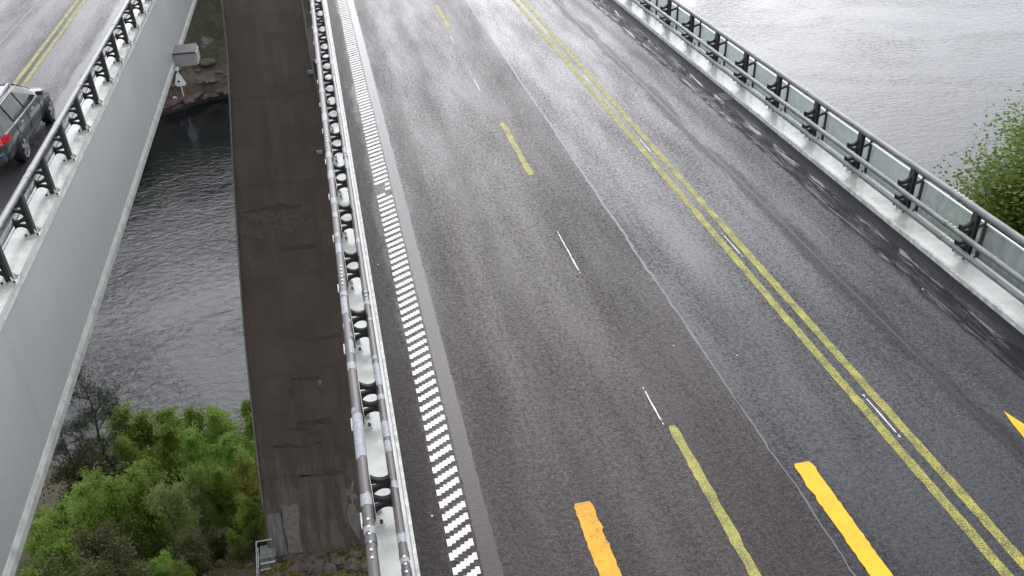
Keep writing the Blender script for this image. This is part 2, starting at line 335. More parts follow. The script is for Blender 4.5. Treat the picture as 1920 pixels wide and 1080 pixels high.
# ------------------------------------------------------------------ setting: water and banks
WZ = -55.0
water = struct(obj('water', mdata('water', [(-5000, -3000, 0), (5000, -3000, 0), (5000, 9000, 0), (-5000, 9000, 0)], [(0, 1, 2, 3)], MAT['water']), loc=(0, 0, WZ)), 'grey rippled fjord water far below the bridge')
def fbm(x, y, s, o=4): return mnoise.fractal(Vector((x*s, y*s, 3.7)), 1.0, 2.0, o)
def smooth(a, b, x):
    q = min(1, max(0, (x-a)/(b-a))); return q*q*(3-2*q)
def z_near(x, y):
    shore = 76+.12*max(0, -x-10)-.30*max(0, x-15)
    q = y/shore
    z = -31.5-(y-36)*.60 if y > 36 else -31.5+(36-y)*.5
    z -= .25*max(0, x-14)*smooth(-20, 30, y)
    z += 1.1*fbm(x, y, .11)+.35*fbm(x, y, .55)
    d = math.hypot((x+4)/7, (y-36)/6)
    if d < 1.6: z = z+(-31.4-(y-36)*.45-z)*smooth(1.6, .7, d)+.15*fbm(x, y, 1.1)
    return min(z, -1.8)
def z_far(x, y):
    ys = 184.5+(x+22)*.48 if x < -22 else 184.5+(x+22)*.95
    ys += 2.2*fbm(x, 5, .13)
    tt = y-ys
    if tt < 0: return WZ+tt*.5
    z = WZ+2.6*smooth(0, 2.0, tt)+.62*tt+1.0*fbm(x, y, .16)*smooth(0, 5, tt)+.7*fbm(x, y, .6)*smooth(0, 2, tt)
    if x < -27: z += 2.2*smooth(-27, -31, x)*smooth(0, 2, tt)*smooth(14, 5, tt)
    return min(z, -1.5+2*fbm(x, y, .05))
def grid(name, xs, ys, fz, mat):
    nx = len(xs); v = [(x, y, fz(x, y)) for y in ys for x in xs]
    f = [(j*nx+i, j*nx+i+1, (j+1)*nx+i+1, (j+1)*nx+i) for j in range(len(ys)-1) for i in range(nx-1)]
    return obj(name, mdata(name, v, f, mat, True))
def steps(*seg):
    out = []
    for a, b, s in seg: out += list(np.arange(a, b, s))
    return [float(q) for q in out]+[seg[-1][1]]
struct(grid('near_bank', steps((-120, -30, 5), (-30, 2, .7), (2, 60, 2), (60, 160, 6)), steps((-60, 20, 5), (20, 60, .8), (60, 90, 2.5)), z_near, MAT['bank_near']), 'wooded near bank sloping down to the water')
struct(grid('far_bank', steps((-260, -60, 6), (-60, -10, .7), (-10, 60, 3), (60, 320, 10)), steps((60, 150, 10), (150, 168, 3), (168, 215, .7), (215, 300, 4), (300, 520, 12)), z_far, MAT['bank_far']), 'mossy brown rock bank on the far side of the water')
# wooded hills closing the fjord, out of view; added to darken horizon reflections
v = []; f = []; NH = 120
for i in range(NH+1):
    a_ = R(-100+260*i/NH); rr = 1500+260*math.sin(a_*2.3)
    for k, (dr, hh_) in enumerate(((-260, -6), (-120, 25), (40, 70), (260, 110))):
        hh_ = hh_*(.75+.7*fbm(math.sin(a_)*6, math.cos(a_)*6+k, 1.0, 3)) if k else hh_
        v.append((math.sin(a_)*(rr+dr), math.cos(a_)*(rr+dr), WZ+hh_))
f = [(4*i+k, 4*i+4+k, 4*i+5+k, 4*i+1+k) for i in range(NH) for k in range(3)]
MAT['hill'] = simple('dark_wooded_hill', (.035, .050, .028), .9, var=.3, vs=.02)
struct(obj('hills', mdata('hills', v, f, MAT['hill'], True)), 'distant dark wooded hills around the fjord, added out of view')
def march(x, y, fz, t0, t1):
    d = ray(x, y); q = t0
    while q < t1:
        p = CAM+d*q
        if p.z < fz(p.x, p.y): return p
        q += .15
    return CAM+d*t1

# ------------------------------------------------------------------ the two carriageways
Y0, Y1 = -30.0, 290.0
def deck(name, mirror, label):
    X = (lambda x: -7.24-x) if mirror else (lambda x: x)
    root = empty(name, (X(5.6), 0, -3.28)); tag(root, label, 'bridge deck')
    def poly(pts):
        p = [(X(x)-X(5.6), z+3.28) for x, z in pts]
        return p[::-1] if mirror else p
    # closed steel box, slightly stepped outer webs
    B().extY(poly([(-.44, -.06), (-.40, -3.05), (-.25, -3.28), (11.45, -3.28), (11.55, -3.05), (11.72, -.06)]), Y0, Y1).o('box_girder', MAT['girder'], root)
    B().extY(poly([(-.455, -3.27), (-.455, -3.10), (-.415, -2.98), (-.402, -2.98), (-.37, -3.27)]), Y0, Y1).o('bottom_flange', MAT['girder_edge'], root)
    B().extY(poly([(-.47, -.13), (-.455, -.05), (-.44, -.05), (-.44, -.13)]), Y0, Y1).o('top_flange', MAT['girder_edge'], root)
    for (a, b, lip0, lip1) in ((-.46, .11, .113, .165), (11.03, 11.74, 10.975, 11.027)):
        B().extY(poly([(a, -.055), (a, .075), (b, .082), (b, -.055)]), Y0, Y1).o('edge_beam', MAT['kerb'], root)
        B().extY(poly([(lip0, -.05), (lip0, .100), (lip0+.008, .106), (lip1-.008, .106), (lip1, .100), (lip1, -.05)]), Y0, Y1).o('kerb_lip', MAT['kerb_lip'], root)
    return root
deck_r = deck('bridge_deck', False, 'bridge deck carrying the road with the white hatched edge line')
deck_l = deck('bridge_deck', True, 'bridge deck with tall pale grey girder side, carrying the grey estate car')
# inspection beam under the left girder
ib = [onZ(325, 122, -3.3), onZ(372, 112, -3.3)]
b = B().box(ib[0].x-.3-deck_l.location.x, ib[1].x-deck_l.location.x, 40.4, 41.6, -3.32+3.28, -2.75+3.28).o('inspection_beam', MAT['girder'], deck_l); bevel(b, .03)
B().box(ib[0].x-.25-deck_l.location.x, ib[1].x+.03-deck_l.location.x, 40.35, 41.65, -2.75+3.28, -2.69+3.28).o('inspection_beam_cap', MAT['steel_dark'], b)
B().box(ib[1].x+.0-deck_l.location.x, ib[1].x+.06-deck_l.location.x, 40.45, 41.55, -3.28+3.28, -2.77+3.28).o('end_plate', MAT['girder_edge'], b)

def sheet(x0, x1, z=0.0): return mdata('road', [(x0, Y0, z), (x1, Y0, z), (x1, Y1, z), (x0, Y1, z)], [(0, 1, 2, 3)])
rm = sheet(.17, 10.97); rm.materials.append(MAT['asphalt']); road = struct(obj('road', rm), 'wet asphalt road with double yellow lines')
rm = sheet(-18.21, -7.41); rm.materials.append(MAT['asphalt_left']); road_l = struct(obj('road', rm), 'wet asphalt road under the grey estate car')

def wob(x0, x1, ya_, yb, name, mat, parent, z=.004, amp=.008, step=.12, round_end=True, thick=.004, skew=0):
    """a painted strip with slightly uneven edges"""
    n = max(2, int((yb-ya_)/step)); L = []; Rr = []
    for i in range(n+1):
        y = ya_+(yb-ya_)*i/n; k = 0
        if round_end:
            e = min(i, n-i)*(yb-ya_)/n; k = .03*max(0, 1-e/.05)
        L.append((x0+k+random.gauss(0, amp)+skew*i/n, y)); Rr.append((x1-k+random.gauss(0, amp)+skew*i/n, y))
    v = [(x, y, z) for x, y in L]+[(x, y, z) for x, y in Rr]
    f = [(i, n+1+i, n+2+i, i+1) for i in range(n)]
    nn = len(v); v += [(x, y, z-.0035) for x, y, z in v[:nn]]
    f += [(nn+i, i, i+1, nn+i+1) for i in range(n)]+[(n+1+i, nn+n+1+i, nn+n+2+i, n+2+i) for i in range(n)]
    f += [(nn, nn+n+1, n+1, 0), (n, 2*n+1, nn+2*n+1, nn+n)]
    return obj(name, mdata(name, v, f, mat), parent)
# hatched edge line: slanted stepped bars, one object each
def bar_mesh(k, x0=0., x1=.35):
    r = random.Random(k); n = 6; hi = []; lo = []
    for i in range(n):
        xa = x0+(x1-x0)*i/n; xb = x0+(x1-x0)*(i+1)/n; ca = (xa-.175)*.60; cb = (xb-.175)*.60; hh = .060+r.uniform(-.003, .003); st = .52*(cb-ca)
        hi += [(xa, ca+hh+st), (xb, cb+hh-st)]; lo += [(xa, ca-hh+st), (xb, cb-hh-st)]
    poly = lo+hi[::-1]
    return B().prism(poly, .0005, .006).m('edge_line_bar', MAT['white_paint'])
bars = [bar_mesh(k) for k in range(5)]
short = [bar_mesh(11, .22, .35), bar_mesh(12, .24, .35), bar_mesh(13, .0, .20)]
y = 4.2+.08; i = 0
while y < 46:
    if 18.35 < y < 18.58: m = short[2]
    elif 18.58 < y < 19.04: m = short[i % 2]
    else: m = bars[random.randrange(5)]
    o = obj('edge_line_bar', m, road, (.582+random.gauss(0, .004), y+random.gauss(0, .006), 0))
    y += .2325; i += 1
# lane dashes, double yellow, old white lines
for a, b in ((5.2, 9.34), (18.5, 21.88), (31., 34.3), (43.2, 46.5)):
    wob(4.215, 4.365, a, b, 'lane_dash', MAT['yellow_dash'], road)
for x in (7.315, 7.635): wob(x-.075, x+.075, 3, 120, 'double_yellow_line', MAT['yellow_faded'], road, amp=.005, step=.15, round_end=False)
for a, b in ((8.26, 9.27), (13.68, 14.67), (18.85, 19.87), (24., 25.03), (29.3, 30.3), (34.5, 35.5)):
    wob(7.468, 7.492, a, b, 'old_white_line', MAT['white_line'], road, amp=.003)
for a, b in ((9.40, 10.32), (13.95, 15.66), (24.4, 25.6), (25.95, 26.4), (29.2, 30.2)):
    wob(4.165, 4.192, a, b, 'old_white_line', MAT['white_line'], road, amp=.003)
wob(5.675, 5.945, 3.5, 8.13, 'orange_bar', MAT['orange_paint'], road, z=.007, amp=.006, step=.07)
wob(2.385, 2.655, 3.5, 8.17, 'orange_bar', MAT['orange_worn'], road, z=.007, amp=.008, step=.07)
B().prism([(9.15, 7.2), (9.95, 7.0), (9.62, 7.72), (9.42, 8.03), (9.325, 8.38), (9.26, 8.1), (9.215, 7.79)][::1], .001, .007).o('orange_arrow_tip', MAT['orange_paint'], road)
# bitumen joint between the two asphalt lays
v = []; f = []; n = 460
for i in range(n+1):
    y = 3+i*.12; c = 5.50+.022*fbm(0, y, 1.3)+.018*fbm(4, y, 5); hw = max(.008, .014+.010*fbm(9, y, 2.2)+.016*smooth(8, 15, y))
    v += [(c-hw, y, .0035), (c+hw, y, .0035)]
f = [(2*i, 2*i+1, 2*i+3, 2*i+2) for i in range(n)]
obj('joint_seal', mdata('joint_seal', v, f, MAT['seal']), road)
# drain grating by the right kerb
dg = B(); dg.box(10.66, 10.94, 21.66, 22.2, .0006, .008)
dr = dg.o('drain_grating', MAT['steel_dark'], road)
for k in range(5): B().box(10.69+k*.05, 10.715+k*.05, 21.72, 22.14, .008, .016).o('grating_bar', MAT['steel_dark'], dr)
B().prism([(10.05, 22.6), (10.1, 22.1), (10.4, 21.75), (10.42, 21.95), (10.28, 22.35)], .0008, .0045).o('asphalt_patch', MAT['black'], road)
# bits of grit
for px, py in ((1263, 649), (1382, 667), (1730, 543), (709, 497), (810, 968)):
    p = onZ(px, py, 0); s = .02
    B().tube([(p.x, p.y, 0), (p.x, p.y, .012), (p.x+.004, p.y, .02)], [s, s*.9, s*.4], 5).o('grit_stone', MAT['white_line'], road)
# left carriageway markings
for x in (-9.62, -9.92): wob(x-.07, x+.07, 10, 120, 'double_yellow_line', MAT['yellow_faded'], road_l, amp=.005, step=.3, round_end=False)
wob(-11.6, -11.5, 10, 120, 'joint_seal', MAT['seal'], road_l, amp=.01, step=.3, round_end=False)

# ------------------------------------------------------------------ guard rails
ZT = (.385, .70); ZTOP = 1.10
def ribbon_mesh(s):
    # four bone-shaped claw bars reaching from the post to the tubes, tied by a thin plate behind the tubes
    bb = B(); n = 10; W = .25
    for zc, sg in ((.825, 1), (.625, -1), (.475, 1), (.275, -1)):
        up_ = []; lo_ = []
        for i in range(n+1):
            q = i/n; e = abs(2*q-1); h = .033+.034*e**3.0; z = zc-sg*.030*math.sin(math.pi*q)-sg*.045*q
            up_.append((s*W*q, z+h)); lo_.append((s*W*q, z-h))
        for i in range(n):
            p4 = [lo_[i], lo_[i+1], up_[i+1], up_[i]]
            bb.extY(p4 if s > 0 else p4[::-1], -.03, .03)
    for z0_, z1_ in ((.60, .82), (.28, .50)):
        bb.box(min(s*.225, s*.25), max(s*.225, s*.25), -.026, .026, z0_, z1_)
    return bb.m('rail_bracket', MAT['bracket'])
def rail(x0, s, phase, ya_, yb, tubemat, label, group, patches=(), splices=(), posts_far=None):
    """x0: x of the two lower tubes; s: +1 when the road lies towards +x"""
    xp = x0-s*.36                                   # post axis
    root = empty('guard_rail', (xp, 0, .08)); tag(root, label, 'guard rail', group)
    z0 = .08
    def tube(name, x, z, r, yA=Y0+22, yB=yb+40):
        o = obj(name, autosmooth(B().tube([(x-xp, yA, z-z0), (x-xp, yB, z-z0)], r, 18).m(name, tubemat)), root)
        return o
    top = tube('top_rail', xp, ZTOP, .07); mids = [tube('side_rail', x0, z, .056) for z in ZT[::-1]]
    # splices: collar and rows of bolt heads
    for (tb, x, z, r, ph) in ((top, xp, ZTOP, .07, splices[0]), (mids[0], x0, ZT[1], .056, splices[1]), (mids[1], x0, ZT[0], .056, splices[1])):
        y = ph
        while y < yb:
            c = obj('splice_collar', autosmooth(B().tube([(x-xp, y-.055, z-z0), (x-xp, y+.055, z-z0)], r+.007, 18).m('splice_collar', tubemat)), tb)
            bm_ = B()
            bv = B().tube([(0, 0, r-.004), (0, 0, r+.013), (0, 0, r+.016)], [.017, .017, .010], 8).m('bolt_head', MAT['bolt_light'])
            for k in (-3, -2, -1, 1, 2, 3):
                if k > 0 and tb is not top: continue
                o = obj('bolt_head', bv, tb, (x-xp, y+k*.115+(.05 if k < 0 else -.05), z-z0))
            y += 6.0
    for (which, y, L, a0, a1) in patches:
        tb, x, z, r = ((top, xp, ZTOP, .07), (mids[0], x0, ZT[1], .056))[which]
        v = []; f = []; n = 8
        for yy in (y, y+L):
            for k in range(n+1):
                q = R(a0+(a1-a0)*k/n); v.append((x-xp+math.cos(q)*(r+.0035), yy+random.uniform(-.02, .02), z-z0+math.sin(q)*(r+.0035)))
        f = [(k, n+1+k, n+2+k, k+1) for k in range(n)]
        obj('paint_patch', mdata('paint_patch', v, f, MAT['tube_patch'], True), tb)
    # posts
    hp = B()                                         # H section
    hp.box(-.06, -.048, -.065, .065, .012, ZTOP-z0-.05); hp.box(.048, .06, -.065, .065, .012, ZTOP-z0-.05); hp.box(-.0475, .0475, -.006, .006, .012, ZTOP-z0-.05)
    pm = hp.m('post', MAT['steel_dark'])
    bp = B(); bp.box(-.15, .17, -.14, .14, .0, .022) if s > 0 else bp.box(-.17, .15, -.14, .14, .0, .022)
    for yy in (-.085, .085): bp.extY([(s*.062, .0225), (s*.15, .0225), (s*.15, .05), (s*.062, .15)] if s > 0 else [(s*.062, .15), (s*.15, .05), (s*.15, .0225), (s*.062, .0225)], yy-.008, yy+.008)
    for yy in (-.105, .105): bp.extY([(-s*.062, .16), (-s*.13, .05), (-s*.13, .0225), (-s*.062, .0225)], yy-.01, yy+.01)
    fm = bp.m('foot_plate', MAT['foot'])
    rbm = ribbon_mesh(s)
    bolt = B().tube([(0, 0, 0), (0, 0, .05), (0, 0, .055)], [.021, .021, .012], 7).m('bolt', MAT['bolt'])
    y = phase
    while y > ya_: y -= 2
    while y < yb:
        y += 2
        if y > yb: break
        p = obj('post', pm, root, (0, y, 0))
        obj('foot_plate', fm, p); k = obj('rail_bracket', rbm, p, (s*.07, 0, -z0))
        for yy in (-.115, .115): obj('bolt', bolt, p, (s*.128, yy, .022))
        for yy in (-.115, .115): obj('bolt', bolt, p, (-s*.11, yy, .022))
    return root
pt = [(0, 8.6, .88, 0, 180), (0, 7.75, .2, -10, 190), (0, 7.30, .1, -10, 190), (0, 9.5, .12, 100, 175), (0, 10.5, .18, 30, 150), (0, 10.9, .35, 20, 90), (0, 11.35, .1, 10, 60), (0, 11.75, .1, 20, 70), (0, 12.0, .5, 60, 150), (0, 12.55, .12, 40, 150),
      (0, 11.6, .15, 130, 190), (0, 14.0, .35, 50, 140), (0, 14.6, .15, 60, 130), (0, 15.4, .2, 50, 130), (0, 16.0, .25, 30, 140), (0, 17.2, .4, 0, 180), (0, 18.3, .3, 0, 180), (0, 20.5, .5, 20, 160), (0, 22.5, .3, 20, 160), (0, 25, .4, 0, 170), (0, 28, .6, 0, 180), (0, 31, .6, 0, 180),
      (1, 7.10, .12, 20, 160), (1, 7.42, .14, 20, 150), (1, 8.35, .14, 10, 120), (1, 9.05, .22, 40, 150), (1, 9.35, .35, 30, 150), (1, 10.2, .12, 30, 150), (1, 10.55, .55, 10, 150), (1, 11.2, .1, 60, 140), (1, 12.3, .08, 40, 110), (1, 12.8, .14, 20, 160), (1, 15, .2, 40, 120), (1, 18.5, .5, 30, 150), (1, 19.4, .3, 20, 150), (1, 22, .4, 20, 160), (1, 26, .5, 20, 160)]
rail(.0, 1, 8.507, 2.6, 52, MAT['tube_dark'], 'patched brown tube guard rail beside the white hatched edge line', 'tube guard rails', pt, (7.2, 7.25))
pr = [(0, y+random.uniform(0, .5), random.uniform(.1, .5), random.choice((20, 60, 100)), 170) for y in range(6, 34, 1)]+[(1, y+random.uniform(0, .8), random.uniform(.1, .4), 30, 150) for y in range(8, 30, 3)]
for k in range(len(pr)): pr[k] = pr[k] if k % 3 == 0 else None
rail(11.2, -1, 12.416, 4, 52, MAT['tube_grey'], 'grey tube guard rail in front of the glass screen', 'tube guard rails', [], (12.95, 12.78))
pl = [(0, y+random.uniform(0, .9), random.uniform(.1, .35), 20, 160) for y in range(10, 44, 3)]
rail(-7.24, -1, 18.522, 8, 58, MAT['tube_grey'], 'tube guard rail along the top of the pale grey girder', 'tube guard rails', pl, (13.2, 14.1))

# glass splash screen outside the right rail
gs = empty('glass_screen', (11.93, 0, 0)); tag(gs, 'pale green glass screen with white top rod outside the guard rail', 'glass screen')
obj('top_rod', autosmooth(B().tube([(0, 0, .70), (0, 52, .70)], .02, 10).m('top_rod', MAT['rod'])), gs)
gp = B().box(-.03, .03, -.022, .022, -.22, .80)
gp.extY([(-.30, .60), (-.28, .66), (-.08, .72), (-.03, .70), (-.03, .64), (-.10, .64), (-.26, .58)], -.02, .02); gp.extY([(-.30, .22), (-.28, .28), (-.08, .30), (-.03, .30), (-.03, .22), (-.1, .22)], -.02, .02)
gp.box(-.19, -.03, -.02, .02, -.15, -.06)
gm = gp.m('screen_post', MAT['steel_dark']); pin = B().tube([(0, 0, .80), (0, 0, .94)], .006, 6).m('pin', MAT['steel_dark'])
gpan = B().box(-.004, .004, .03, 1.97, -.20, .675).m('glass_panel', MAT['glass'])
y = 4.416
while y < 52:
    q = obj('screen_post', gm, gs, (0, y+.12, 0)); obj('pin', pin, q)
    obj('glass_panel', gpan, gs, (.036, y+.12, 0)); y += 2

# ------------------------------------------------------------------ the arch between the decks
AC = -3.95
def az(y): return 36.7-.0046*(y-158)**2
def hw(y):
    return float(np.interp(min(y, 316-y), [28, 36.5, 41.6, 46, 52.4, 58.7, 80, 110, 158], [3.78, 3.75, 3.7, 3.57, 3.15, 2.62, 2.45, 2.2, 2.0]))
def depth(y): return float(np.interp(min(y, 316-y), [28, 60, 158], [4.4, 3.7, 2.7]))
def nrm(y):
    dz = -.0092*(y-158); L = math.hypot(1, dz); return (-dz/L, 1/L)      # (ny,nz)
ys = np.concatenate([np.arange(31.5, 70, 1.0), np.arange(70, 285, 3.0)]); arcl = [0.]
for a, b in zip(ys[:-1], ys[1:]): arcl.append(arcl[-1]+math.hypot(b-a, az(b)-az(a)))
def apt(u, y, off=0.0):                         # u in -1..1 across the upper face
    ny, nz = nrm(y); return Vector((AC+u*hw(y), y+ny*off, az(y)+nz*off))
arch = empty('bridge_arch', (AC, 36.5, az(36.5))); tag(arch, 'dark stained concrete arch rising between the two bridge decks', 'arch')
def A(v): return [tuple(Vector(p)-arch.location) for p in v]
v = []; f = []; uvs = []; NU = 9
for j, y in enumerate(ys):
    for i in range(NU): v.append(apt(-1+2*i/(NU-1), y))
    for i in range(NU): v.append(apt(1-2*i/(NU-1), y, -depth(y)))
K = 2*NU
for j in range(len(ys)-1):
    for i in range(K):
        f.append((j*K+i, j*K+(i+1) % K, (j+1)*K+(i+1) % K, (j+1)*K+i))
m = mdata('arch_rib', A(v), f, MAT['arch']); ul = m.uv_layers.new(name='UVMap')
for p in m.polygons:
    for li in p.loop_indices:
        vi = m.loops[li].vertex_index; j, i = divmod(vi, K); q = v[vi]; ul.data[li].uv = (q[0]+(0 if i < NU else 13), arcl[j])
obj('arch_rib', m, arch)
for sgn in (-1, 1):
    v = []; f = []
    yy = [y for y in ys if y < 150 and (sgn > 0 or y > 37.5)]
    for y in yy:
        ny, nz = nrm(y)
        for du, oz in ((-.045, .01), (.045, .01), (.045, .09), (-.045, .09)):
            q = apt(sgn, y, oz); v.append((q.x+du, q.y, q.z))
    f = [(4*j+i, 4*j+(i+1) % 4, 4*j+4+(i+1) % 4, 4*j+4+i) for j in range(len(yy)-1) for i in range(4)]
    obj('edge_strip', mdata('edge_strip', A(v), f, MAT['arch_edge']), arch)
def arch_hit(px, py):
    d = ray(px, py); q = 20.
    while q < 150:
        p = CAM+d*q
        if p.z < az(p.y): return p
        q += .03
    return p
def arch_patch(name, pix, mat, off=.02, jag=0):
    """slab following the arch face from picture outline; distance comes from the arch itself"""
    pts = [arch_hit(*p) for p in pix]; uy = [((p.x-AC), p.y) for p in pts]
    if jag:
        o2 = []
        for a, b in zip(uy, uy[1:]+uy[:1]):
            for k in range(4):
                q = k/4; o2.append((a[0]+(b[0]-a[0])*q+random.gauss(0, jag), a[1]+(b[1]-a[1])*q+random.gauss(0, jag)))
        uy = o2
    n = len(uy); v = []
    for oz in (off, -.05):
        for x, y in uy: q = apt(0, y, oz); v.append((AC+x, q.y, q.z))
    f = [tuple(range(n)), tuple(range(n, 2*n))[::-1]]+[((i+1) % n, i, n+i, n+(i+1) % n) for i in range(n)]
    return obj(name, mdata(name, A(v), f, mat), arch)
def rect(cx, cy, wx, wy, j=0): return [(cx-wx/2, cy-wy/2), (cx+wx/2, cy-wy/2-j), (cx+wx/2, cy+wy/2-j), (cx-wx/2, cy+wy/2)]
for cx, cy, wx, wy in ((468, 406, 22, 14), (492, 411, 30, 16), (520, 404, 18, 12), (560, 402, 30, 14), (592, 405, 20, 12), (607, 424, 16, 18), (545, 428, 26, 18), (515, 424, 20, 12), (480, 436, 34, 14), (458, 430, 14, 26), (566, 420, 18, 18), (472, 502, 8, 8), (602, 486, 7, 6), (488, 902, 7, 10)):
    arch_patch('concrete_patch', rect(cx, cy, wx, wy, 2), MAT['patch_brown'], .018, .10)
for cx, cy, wx, wy, j in ((560, 467, 64, 5, 6), (540, 386, 44, 5, 2), (605, 637, 60, 5, 8), (575, 712, 50, 6, 3), (548, 735, 12, 20, 0), (590, 795, 60, 7, 6), (560, 808, 40, 6, 3), (590, 815, 24, 8, 2), (560, 838, 90, 4, 8), (600, 895, 80, 3, 9), (520, 390, 60, 8, 2)):
    arch_patch('concrete_scar', rect(cx, cy, wx, wy, j), MAT['patch_dark'], .014, .06)
arch_patch('bare_concrete', [(500, 966), (525, 961), (530, 990), (540, 1040), (512, 1045)], MAT['patch_pale'], .05, .0)
arch_patch('bare_concrete', [(527, 950), (555, 945), (566, 1036), (541, 1040), (532, 990)], MAT['patch_lime'], .03, .05)
arch_patch('lime_stain', [(648, 915), (664, 912), (668, 935), (672, 965), (680, 1000), (662, 998), (652, 960), (655, 930)], MAT['patch_lime'], .015, .12)
arch_patch('lime_stain', [(622, 910), (636, 905), (640, 960), (650, 1005), (636, 1000), (630, 960)], MAT['patch_brown'], .012, .10)
arch_patch('lime_stain', [(596, 716), (604, 714), (603, 722), (597, 722)], MAT['patch_lime'], .012, .05)
for px, py in ((583, 141), (600, 291)):
    q = arch_hit(px, py); B().box(-.18, .18, -.12, .12, .02, .22).o('edge_bracket', MAT['tube_patch'], arch, loc=Vector((q.x, q.y, q.z+.1))-arch.location)

# ------------------------------------------------------------------ trees
def crown_mesh(name, pts, nrmls_bias, size, mat, per, spread, narrow=.6):
    """many leaf-sized rhombs scattered around twig points"""
    P = np.repeat(np.asarray(pts), per, axis=0); n = len(P)
    P = P+rng.normal(0, spread, (n, 3))
    nn = rng.normal(0, .6, (n, 3)); nn[:, 2] += .8; a = rng.normal(size=(n, 3)); a[:, 2] -= nrmls_bias; a = np.cross(nn, a); a /= np.linalg.norm(a, axis=1)[:, None]
    b = np.cross(a, nn); b /= np.linalg.norm(b, axis=1)[:, None]
    L = size*rng.uniform(.6, 1.35, (n, 1)); a = a*L; b = b*L*narrow*.5
    V = np.stack([P, P+a*.45+b, P+a, P+a*.45-b], 1).reshape(-1, 3)
    m = bpy.data.meshes.new(name); m.vertices.add(len(V)); m.vertices.foreach_set('co', V.ravel().astype(np.float32))
    m.loops.add(4*n); m.loops.foreach_set('vertex_index', np.arange(4*n, dtype=np.int32)); m.polygons.add(n)
    m.polygons.foreach_set('loop_start', np.arange(0, 4*n, 4, dtype=np.int32)); m.polygons.foreach_set('loop_total', np.full(n, 4, dtype=np.int32))
    m.materials.append(mat); m.update(calc_edges=True); return m
def skeleton(h, seed, crown_r, crown_lo, nb, up_ang, lean=.04, stems=1, spire=False):
    r = random.Random(seed); tb = B(); tips = []
    for sidx in range(stems):
        ox, oy = (r.gauss(0, .25), r.gauss(0, .25)) if stems > 1 else (0, 0); lx, ly = r.gauss(0, lean)+ox*.25, r.gauss(0, lean)+oy*.25; hh = h*(1 if sidx == 0 else r.uniform(.7, .95))
        tr = [Vector((ox+lx*hh*q+.12*math.sin(q*7+seed)*q, oy+ly*hh*q+.12*math.cos(q*6+seed)*q, hh*q)) for q in [k/10 for k in range(11)]]
        r0 = .010*hh+.02
        tb.tube(tr, [r0*(1-.9*k/10) for k in range(11)], 7)
        for k in range(nb//stems):
            q = crown_lo+(1-crown_lo)*(k+r.random())/(nb//stems); q = min(q, .985)
            i = int(q*10); base = tr[i].lerp(tr[min(i+1, 10)], q*10-i)
            az_ = r.uniform(0, 6.283); rel = (q-crown_lo)/(1-crown_lo)
            L = crown_r*hh*(.30+1.0*math.sin(math.pi*min(1, rel*.8+.18))**.8)*r.uniform(.6, 1.2)
            if spire: L = crown_r*hh*(.16+1.0*(1-rel)**.65)*r.uniform(.45, 1.3)
            el = up_ang+r.gauss(0, .15)+.5*rel
            d = Vector((math.cos(az_)*math.cos(el), math.sin(az_)*math.cos(el), math.sin(el)))
            pl = [base+d*L*s_+Vector((0, 0, -.10*L*s_*s_)) for s_ in (0, .33, .66, 1.)]
            tb.tube(pl, [r0*.35*(1-.5*rel), r0*.22, r0*.13, .008], 4, False)
            for s_ in range(4 if spire else 2, 12 if spire else 11):
                qq = s_/10+r.uniform(-.05, .05); c = base+d*L*qq+Vector((0, 0, -.10*L*qq*qq))
                for _ in range(2):
                    sub = Vector((r.gauss(0, 1), r.gauss(0, 1), r.gauss(.1, .7)))*L*(.17 if spire else .14)
                    tips.append(c+sub)
    return tb, tips
PROTO = {}
def tree_proto(kind, seed, h, crown_r, lo, nb, ang, leaf, size, per, spread, stems=1, bias=.2, narrow=.6, spire=False):
    tb, tips = skeleton(h, seed, crown_r, lo, nb, ang, stems=stems, spire=spire)
    PROTO[kind] = (autosmooth(tb.m('trunk', MAT['bark'])), crown_mesh('crown', [tuple(q) for q in tips], bias, size, MAT[leaf], per, spread, narrow), h)
tree_proto('birch0', 1, 10, 0.25, .06, 48, 0.55, 'leaf', .18, 13, .15, spire=True, bias=.5)
tree_proto('birch1', 2, 10, 0.28, .06, 48, 0.45, 'leaf', .18, 13, .15, spire=True, bias=.5)
tree_proto('birch2', 3, 10, 0.22, .06, 48, 0.65, 'leaf', .18, 13, .15, spire=True, bias=.5)
tree_proto('bush0', 4, 8, 0.32, .04, 60, 0.7, 'leaf', .17, 13, .15, 4, spire=True)
tree_proto('bush1', 5, 8, 0.36, .04, 60, 0.6, 'leaf', .17, 13, .15, 4, spire=True)
tree_proto('pale0', 6, 8, .22, .06, 50, .7, 'leaf_pale', .15, 10, .15, 3)
tree_proto('brown0', 8, 8, .24, .06, 54, .5, 'leaf_brown', .18, 8, .2, 3)
tree_proto('dark0', 9, 6, .30, .04, 50, .4, 'leaf_dark', .18, 12, .2, 4)
tree_proto('tall0', 10, 22, .15, .25, 170, .35, 'leaf_tall', .17, 26, .34, 1, 1.0)
tree_proto('tall1', 11, 22, .14, .2, 110, .4, 'leaf_tall_brown', .15, 20, .30, 1, .4)
tree_proto('far0', 12, 12, .2, .1, 40, .4, 'leaf_dark', .45, 6, .3)
tree_proto('far1', 13, 12, .16, .1, 40, .4, 'leaf', .45, 5, .3)
